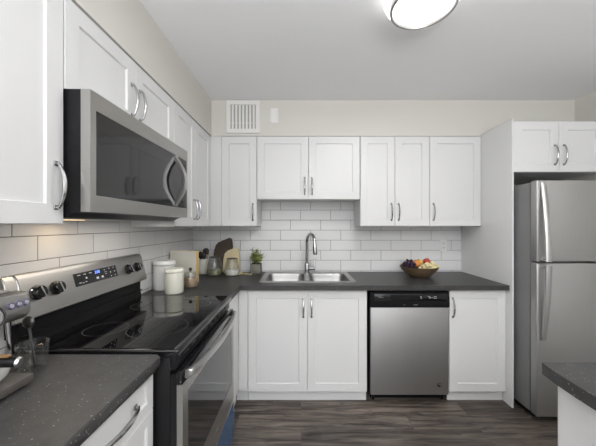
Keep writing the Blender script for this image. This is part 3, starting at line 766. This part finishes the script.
# ------------------------------------------------------------ ceiling light
LX, LD = 0.577, 1.346
r = thing('ceiling_light', 'round flush ceiling light with glowing diffuser and thin metal ring', 'ceiling light', (LX, Yd(LD), ZC))
b = BM(); lathe(b, [(0, 0), (0.178, 0), (0.178, -0.006), (0.170, -0.010), (0, -0.010)], 48); obj('base', b, PLAST, r)
b = BM(); lathe(b, [(0, -0.0105), (0.172, -0.0105), (0.178, -0.016), (0.178, -0.040), (0.173, -0.051), (0.162, -0.058), (0.1375, -0.060), (0.1375, -0.080), (0.10, -0.087), (0.05, -0.091), (0, -0.092)], 64); obj('diffuser', b, BULB, r)
b = BM(); lathe(b, [(0.1385, -0.0610), (0.1500, -0.0610), (0.1505, -0.089), (0.1480, -0.092), (0.1405, -0.092), (0.1385, -0.089), (0.1385, -0.0610)], 64); obj('trim_ring', b, NICK, r)
area('ceiling_light_glow', (LX, Yd(LD), ZC-0.105), (0, 0, 0), 0.26, 0.26, 10.5, (1.0, 0.985, 0.96), 'DISK')

# ------------------------------------------------------------ counter objects, back left corner
def canister(name, label, X, D, rad, h, m, group):
    r = thing(name, label, 'canister', (X, Yd(D), CT+0.0004), 0, group)
    lh = h*0.16
    b = BM(); lathe(b, [(0, 0), (rad-0.003, 0), (rad, 0.004), (rad, h-lh-0.004), (rad-0.006, h-lh-0.001), (0, h-lh-0.001)], 40); obj('body', b, m, r, ang=50)
    b = BM(); lathe(b, [(0, h-lh+0.0005), (rad-0.005, h-lh+0.0005), (rad-0.004, h-lh+0.002), (rad+0.003, h-lh+0.004), (rad+0.003, h-0.006), (rad-0.002, h-0.001), (rad*0.8, h), (0, h+0.002)], 40); obj('lid', b, m, r, ang=50)
    return r
canister('canister', 'tall white lidded ceramic canister against the left wall tiles', -1.000, 2.085, 0.072, 0.208, CERAM, 'lidded ceramic canisters')
canister('canister', 'shorter cream lidded canister standing in front of the white one', -0.874, 1.965, 0.061, 0.168, CREAM, 'lidded ceramic canisters')
def glass_jar(name, label, X, D, prof, fill, fm, lid, group='glass storage jars', finial=True):
    r = thing(name, label, 'jar', (X, Yd(D), CT+0.0004), 0, group)
    b = BM(); inner = [(max(0, q-0.0035) if q > 0 else 0, z+0.003 if i < 2 else z) for i, (q, z) in enumerate(prof)]
    lathe(b, prof + inner[::-1], 36); obj('glass', b, GLASS, r, ang=50)
    fz = fill; fp = [(0, 0.0045)]
    for (q, z) in prof:
        if q > 0.006 and z < fz: fp.append((q-0.005, max(z, 0.0045)))
    fp.append((fp[-1][0], fz)); fp.append((0, fz+0.004))
    b = BM(); lathe(b, fp, 30); o = obj('contents', b, fm, r, ang=50); o['kind'] = 'stuff'
    zt = prof[-1][1]; rt = prof[-1][0]
    b = BM(); lathe(b, lid(rt, zt), 30); obj('lid', b, GLASS if finial else DMETAL, r, ang=50)
    if finial:
        b = BM(); lathe(b, [(0.0, 0.010), (0.006, 0.010), (0.007, 0.016), (0.012, 0.022), (0.013, 0.030), (0.008, 0.037), (0, 0.038)], 16, (0, 0, zt)); obj('knob', b, DMETAL, r)
    return r
domelid = lambda rt, zt: [(rt+0.002, zt+0.0005), (rt+0.003, zt+0.003), (rt*0.7, zt+0.008), (0, zt+0.0105)]
glass_jar('glass_jar', 'small glass apothecary jar of brown granola beside the cream canister', -0.832, 2.145,
          [(0, 0), (0.046, 0), (0.054, 0.008), (0.056, 0.040), (0.052, 0.075), (0.040, 0.098), (0.038, 0.106)], 0.070, GRAN, domelid)
glass_jar('glass_jar', 'glass jar with grey-green seeds in front of the dark cutting board', -0.800, 2.640,
          [(0, 0), (0.060, 0), (0.070, 0.010), (0.072, 0.045), (0.063, 0.110), (0.052, 0.150), (0.052, 0.165)], 0.055, SEED, domelid, finial=False)
glass_jar('glass_jar', 'glass jar of white flour in front of the pale cutting board', -0.638, 2.640,
          [(0, 0), (0.058, 0), (0.067, 0.010), (0.069, 0.040), (0.060, 0.105), (0.050, 0.140), (0.050, 0.152)], 0.052, FLOUR, domelid, finial=False)
# cookbook standing on the counter
r = thing('cookbook', 'large cream cookbook with yellow page edges standing behind the canisters', 'book', (-0.948, Yd(2.315), CT+0.0003), math.radians(-10))
MB = Matrix.Identity(4)
b = BM(); bx(b, -0.114, 0.114, -0.0215, -0.0185, 0, 0.256, 0.0008, 1); bx(b, -0.114, 0.114, 0.0185, 0.0215, 0, 0.256, 0.0008, 1); bx(b, -0.1145, -0.1105, -0.0215, 0.0215, 0, 0.256, 0.001, 1); obj('cover', b, BOOKC, r)
b = BM(); bx(b, -0.110, 0.1135, -0.0180, 0.0180, 0.0005, 0.2555); obj('pages', b, PAGES, r)
# crock of utensils
r = thing('utensil_crock', 'cream utensil crock in the corner behind the cookbook', 'crock', (-0.938, Yd(2.735), CT+0.0004))
b = BM(); lathe(b, [(0, 0), (0.047, 0), (0.050, 0.005), (0.052, 0.138), (0.049, 0.140), (0.046, 0.134), (0.044, 0.010), (0, 0.008)], 32); obj('body', b, CREAM, r, ang=50)
def utensil(name, label, pts, rads, m, head=None):
    b = BM(); tube(b, pts, rads, 8)
    if head: ico(b, head[0], head[1], 2, head[2])
    o = obj(name, b, m); o.location = (-0.938, Yd(2.735), CT+0.010); tag(o, label, 'utensil', 'utensils in the crock')
utensil('wooden_spoon', 'dark round-headed spoon, tallest of those standing in the utensil crock', [(-0.01, 0.01, 0), (0.018, 0.0, 0.15), (0.024, -0.004, 0.195)], [0.004, 0.005, 0.006], UTENS, ((0.028, -0.004, 0.203), 0.033, (1, 0.35, 1.0)))
utensil('spatula', 'dark short spatula leaning left in the utensil crock', [(0.01, -0.01, 0), (-0.020, -0.004, 0.13), (-0.026, 0.000, 0.165)], [0.005, 0.006, 0.012], UTENS, ((-0.026, 0.000, 0.166), 0.034, (0.7, 0.35, 1.1)))
utensil('ladle', 'dark wooden ladle head in the middle of the utensil crock', [(0.0, 0.02, 0), (0.010, -0.032, 0.14)], [0.004, 0.005], UTENS, ((0.012, -0.040, 0.166), 0.033, (0.9, 0.5, 0.9)))
utensil('pale_spoon', 'pale wooden spoon handle leaning right in the utensil crock', [(-0.02, 0.015, 0), (0.036, 0.022, 0.15), (0.044, 0.024, 0.185)], [0.004, 0.005, 0.011], OLIVEW)
utensil('whisk_handle', 'olive wooden handle leaning left at the back of the utensil crock', [(0.02, 0.015, 0), (-0.034, 0.024, 0.145), (-0.044, 0.026, 0.178)], [0.004, 0.005, 0.008], OLIVEW)
# cutting boards leaning on the tiles
def board(name, label, poly, X, D, lean, m, t=0.016, hole=None):
    b = BM(); a = [b.verts.new((x, -t, z)) for x, z in poly]; c_ = [b.verts.new((x, 0, z)) for x, z in poly]
    b.faces.new(a); b.faces.new(c_)
    for i in range(len(poly)):
        j = (i+1) % len(poly); b.faces.new((a[i], a[j], c_[j], c_[i]))
    bmesh.ops.bevel(b, geom=[e for e in b.edges if abs(e.verts[0].co.y-e.verts[1].co.y) > 0.001], offset=0.014, segments=4, affect='EDGES')
    o = obj(name, b, m, ang=30); o.location = (X, Yd(D), CT+0.0006+t*math.sin(lean)); o.rotation_euler = (-lean, 0, 0)
    tag(o, label, 'cutting board', 'cutting boards leaning on the tiles'); return o
board('cutting_board', 'dark walnut cutting board with slanted top leaning on the back tiles', [(-0.092, 0), (0.092, 0), (0.092, 0.27), (0.072, 0.345), (-0.070, 0.285), (-0.092, 0.20)], -0.765, 2.782, 0.17, DWOOD)
board('cutting_board', 'pale wooden cutting board leaning in front of the dark one', [(-0.085, 0), (0.085, 0), (0.075, 0.17), (0.050, 0.252), (-0.064, 0.205), (-0.080, 0.15)], -0.668, 2.740, 0.20, LWOOD)
# potted herb
r = thing('potted_herb', 'small green herb in a square grey cement pot left of the sink', 'potted plant', (-0.436, Yd(2.770), CT+0.0004))
b = BM(); bx(b, -0.049, 0.049, -0.049, 0.049, 0, 0.088, 0.004, 2); obj('pot', b, CLAY, r)
b = BM(); bx(b, -0.043, 0.043, -0.043, 0.043, 0.0882, 0.0915, 0.001, 1); obj('soil', b, SOIL, r)
b = BM(); tips = []
for k in range(16):
    a = random.uniform(0, 2*PI); q = random.uniform(0.012, 0.074); z = random.uniform(0.13, 0.238)
    e = Vector((q*math.cos(a), q*math.sin(a)*0.75, z)); s_ = Vector((e.x*0.3, e.y*0.3, 0.0915))
    tube(b, [s_, (s_+e)/2+Vector((0, 0, 0.01)), e], [0.0018, 0.0014, 0.0008], 5); tips.append((s_, e))
obj('stems', b, STEM, r)
b = BM()
for (s_, e) in tips:
    for j in range(17):
        t = 0.25 + 0.78*j/16; p = s_.lerp(e, t) + Vector((random.gauss(0, 0.006), random.gauss(0, 0.006), random.gauss(0, 0.005)))
        L_ = random.uniform(0.020, 0.034); wd = L_*0.42
        M = Matrix.Translation(p) @ Matrix.Rotation(random.uniform(0, 2*PI), 4, 'Z') @ Matrix.Rotation(random.uniform(-1.1, 0.5), 4, 'Y')
        V = [b.verts.new(M @ Vector(q)) for q in ((0, 0, 0), (L_*0.5, wd, 0.002), (L_, 0, -0.003), (L_*0.5, -wd, 0.002))]
        b.faces.new((V[0], V[1], V[2])); b.faces.new((V[0], V[2], V[3]))
obj('leaves', b, LEAF, r, recalc=False)
# wooden scoop lying by the pot
r = thing('wooden_scoop', 'small olive wood scoop lying on the counter between flour jar and herb pot', 'scoop', (-0.535, Yd(2.655), CT+0.0004), math.radians(-14))
b = BM(); tube(b, [(-0.012, 0, 0.012), (0.03, 0, 0.010), (0.085, 0, 0.008)], [0.006, 0.006, 0.0075], 10); obj('handle', b, OLIVEW, r)
b = BM(); lathe(b, [(0, 0), (0.022, 0.002), (0.032, 0.012), (0.034, 0.020), (0.031, 0.020), (0.026, 0.010), (0, 0.006)], 24, mat=Matrix.Translation((-0.042, 0, 0))); obj('bowl', b, LWOOD, r)

# ------------------------------------------------------------ fruit bowl
BX, BD = 1.066, 2.575
r = thing('fruit_bowl', 'wide brown wooden bowl on the back counter holding fruit', 'bowl', (BX, Yd(BD), CT+0.0004))
b = BM(); prof = [(0, 0), (0.075, 0), (0.082, 0.004), (0.115, 0.026), (0.144, 0.056), (0.163, 0.084), (0.168, 0.094), (0.164, 0.095), (0.156, 0.082), (0.138, 0.056), (0.105, 0.030), (0.06, 0.014), (0, 0.012)]
lathe(b, prof, 48); obj('body', b, BROWNB, r, ang=50)
bl = Vector((BX, Yd(BD), CT))
def fruit_mesh(rad):
    b = BM(); pr = []
    for k in range(15):
        a = PI*k/14; q = rad*math.sin(a)*(1+0.06*math.cos(a)); z = rad*0.92*(-math.cos(a))
        z += rad*0.16*math.exp(-(q/(rad*0.28))**2)*(1 if k < 7 else -1)
        pr.append((q if 0 < k < 14 else 0, z))
    lathe(b, pr, 28); return b
def apple(label, p, rad, m, tilt):
    r = thing('apple', label, 'apple', bl+Vector(p), 0, 'apples in the fruit bowl'); r.rotation_euler = tilt
    obj('flesh', fruit_mesh(rad), m, r, ang=60)
    b = BM(); tube(b, [(0, 0, rad*0.74), (0.002, 0, rad*0.92), (0.005, 0.002, rad*1.1)], [0.0016, 0.0014, 0.002], 6); obj('stem', b, UTENS, r)
apple('orange-red apple beside the purple grapes in the fruit bowl', (-0.018, 0.004, 0.119), 0.036, ORNG, (0.35, 0.2, 0))
apple('yellow apple partly hidden behind the orange-red one in the fruit bowl', (0.026, 0.062, 0.118), 0.034, YELA, (0.2, -0.3, 0))
apple('red apple at the back right of the fruit bowl, highest of the fruit', (0.094, 0.052, 0.127), 0.0345, REDA, (0.3, 0.1, 0.5))
def bunch(name, label, cx, cy, cz, rx, ry, rz, n, gr, m):
    r = thing(name, label, 'grapes', bl+Vector((cx, cy, cz)), 0, 'grape bunches in the fruit bowl')
    b = BM(); rn = random.Random(name+label); P = []
    tries = 0
    while len(P) < n and tries < 9000:
        tries += 1
        v = Vector((rn.uniform(-1, 1), rn.uniform(-1, 1), rn.uniform(-0.55, 1)))
        if v.length > 1: continue
        v = Vector((v.x*rx, v.y*ry, v.z*rz))
        g = v + Vector((cx, cy, cz)); h = math.hypot(g.x, g.y)
        if g.z < 0.10 and h + gr*1.0 > 0.155*min(1, max(0, (g.z-0.012)/0.085))**0.62: continue
        if any((g-Vector(a)).length < ra+gr*1.08 for a, ra in (((-0.018, 0.004, 0.119), 0.036), ((0.026, 0.062, 0.118), 0.034), ((0.094, 0.052, 0.127), 0.0345))): continue
        if all((v-q).length > gr*1.65 for q in P): P.append(v)
    for v in P: ico(b, v, gr*rn.uniform(0.92, 1.05), 2, (1, 1, 1.08))
    obj('berries', b, m, r, ang=60)
    b = BM(); tube(b, [(0, 0, -rz*0.3), (0.004, 0, rz*0.4), (0.012, 0.006, rz*1.15)], [0.002, 0.002, 0.0026], 6); obj('stalk', b, STEM, r)
bunch('grape_bunch', 'dark purple grape bunch on the left side of the fruit bowl', -0.096, -0.014, 0.094, 0.060, 0.075, 0.056, 54, 0.0125, GRAPE)
bunch('grape_bunch', 'pale yellow grape bunch on the right side of the fruit bowl', 0.070, -0.052, 0.086, 0.078, 0.060, 0.048, 46, 0.0150, PALEG)

# ------------------------------------------------------------ espresso corner (left foreground)
ec = Yd(0.672)
r = thing('espresso_machine', 'brushed steel espresso machine on the left foreground counter', 'coffee machine', (WX, ec, CT+0.0004), RZ)
b = BM(); bx(b, -0.165, 0.165, -0.150, -0.012, 0.004, 0.262, 0.008, 3); 
for x in (-0.13, 0.13):
    for y in (-0.05, -0.26): lathe(b, [(0, 0), (0.012, 0), (0.012, 0.006), (0, 0.006)], 12, (x, y, 0))
obj('body', b, STEEL, r)
b = BM(); P = [(-0.012, 0.272), (-0.265, 0.272), (-0.278, 0.268), (-0.289, 0.232), (-0.283, 0.205), (-0.262, 0.190), (-0.150, 0.186), (-0.012, 0.186)]
A = [b.verts.new((-0.168, y, z)) for y, z in P]; B_ = [b.verts.new((0.168, y, z)) for y, z in P]
b.faces.new(A); b.faces.new(B_)
for i in range(len(P)): b.faces.new((A[i], A[(i+1) % len(P)], B_[(i+1) % len(P)], B_[i]))
bmesh.ops.bevel(b, geom=[e for e in b.edges], offset=0.004, segments=3, affect='EDGES')
hd = obj('head', b, STEEL, r, ang=40)
b = BM(); bx(b, -0.15, 0.15, -0.25, -0.03, 0.2725, 0.278, 0.002); obj('cup_rail', b, STEELL, hd)
tf = math.atan2(0.011, 0.036)
MH = Matrix.Translation((0, -0.285, 0.246)) @ Matrix.Rotation(-0.0+tf*-1.0, 4, 'X') @ Matrix.Rotation(PI/2, 4, 'X')
for x in (0.108, 0.130, 0.150):
    b = BM(); lathe(b, [(0.0062, 0.0035), (0.0092, 0.0035), (0.0098, -0.002)], 20, mat=MH @ Matrix.Translation((x, -0.004, 0))); rg = obj('button_ring', b, PURP, hd)
    b = BM(); lathe(b, [(0, 0.0045), (0.0055, 0.0042), (0.0062, 0.003), (0.0062, -0.002)], 18, mat=MH @ Matrix.Translation((x, -0.004, 0))); obj('button', b, STEELL, rg)
b = BM(); lathe(b, [(0.022, 0.008), (0.027, 0.008), (0.028, -0.004)], 28, mat=MH @ Matrix.Translation((0.057, -0.020, 0))); g_ = obj('gauge_bezel', b, DMETAL, hd)
b = BM(); lathe(b, [(0, 0.006), (0.0222, 0.006), (0.0222, -0.004)], 28, mat=MH @ Matrix.Translation((0.057, -0.020, 0))); obj('gauge_face', b, STEELL, g_)
b = BM(); lathe(b, [(0, 0.185), (0.036, 0.185), (0.036, 0.150), (0.030, 0.140), (0, 0.140)], 28, (0.055, -0.205, 0)); obj('group_head', b, CHROME, r)
b = BM(); tube(b, [(0.120, -0.262, 0.200), (0.122, -0.265, 0.15), (0.126, -0.268, 0.08)], [0.006, 0.005, 0.004], 10); obj('steam_wand', b, CHROME, r)
b = BM(); tube(b, [(0.148, -0.235, 0.200), (0.148, -0.236, 0.135)], [0.009, 0.007], 10); obj('water_spout', b, BLACK, r)
# portafilter
b = BM(); lathe(b, [(0, 0.139), (0.033, 0.139), (0.034, 0.110), (0.026, 0.100), (0, 0.100)], 28, (0.055, -0.205, 0)); pf = obj('portafilter', b, CHROME, r)
b = BM(); tube(b, [(0.061, -0.239, 0.112), (0.068, -0.268, 0.110), (0.076, -0.300, 0.106), (0.082, -0.330, 0.102)], [0.008, 0.0135, 0.0145, 0.0135], 16); hh_ = obj('portafilter_handle', b, BLACK, pf)
b = BM(); bx(b, 0.064, 0.078, -0.320, -0.262, 0.1205, 0.1245, 0.001, mat=None); obj('wood_inlay', b, HWOOD, hh_)
b = BM(); tube(b, [(0.082, -0.3302, 0.102), (0.0835, -0.337, 0.101)], [0.0138, 0.012], 16); obj('end_cap', b, STEELL, hh_)
b = BM(); bx(b, -0.168, 0.168, -0.294, -0.152, 0.006, 0.030, 0.003, 2); obj('drip_tray', b, BOARDG, r)
# white cup on the tray
r = thing('white_cup', 'white round cup on the drip tray of the espresso machine', 'cup', (-0.852, Yd(0.757), CT+0.0310))
b = BM(); lathe(b, [(0, 0), (0.030, 0), (0.034, 0.004), (0.052, 0.022), (0.062, 0.050), (0.064, 0.058), (0.061, 0.058), (0.056, 0.040), (0.045, 0.018), (0, 0.008)], 36); obj('body', b, CERAM, r, ang=50)
b = BM(); tube(b, [(-0.02, -0.058, 0.048), (-0.03, -0.080, 0.044), (-0.026, -0.078, 0.022), (-0.014, -0.044, 0.018)], 0.004, 8); obj('handle', b, CERAM, r)
# glass with spoon
r = thing('drinking_glass', 'clear drinking glass beside the espresso machine at the range end of the counter', 'glass', (-0.862, Yd(0.915), CT+0.0004))
b = BM(); lathe(b, [(0, 0), (0.036, 0), (0.038, 0.003), (0.042, 0.088), (0.0405, 0.0885), (0.036, 0.010), (0, 0.008)], 32); obj('body', b, GLASS, r, ang=50)
b = BM(); tube(b, [(0.014, -0.006, 0.0), (0.004, -0.004, 0.06), (-0.008, -0.002, 0.125)], [0.004, 0.0032, 0.004], 8); ico(b, (-0.012, -0.001, 0.142), 0.020, 2, (1.0, 0.5, 1.0))
o = obj('coffee_spoon', b, DMETAL); o.location = (-0.862, Yd(0.915), CT+0.011); tag(o, 'dark metal spoon standing head up in the drinking glass', 'spoon')
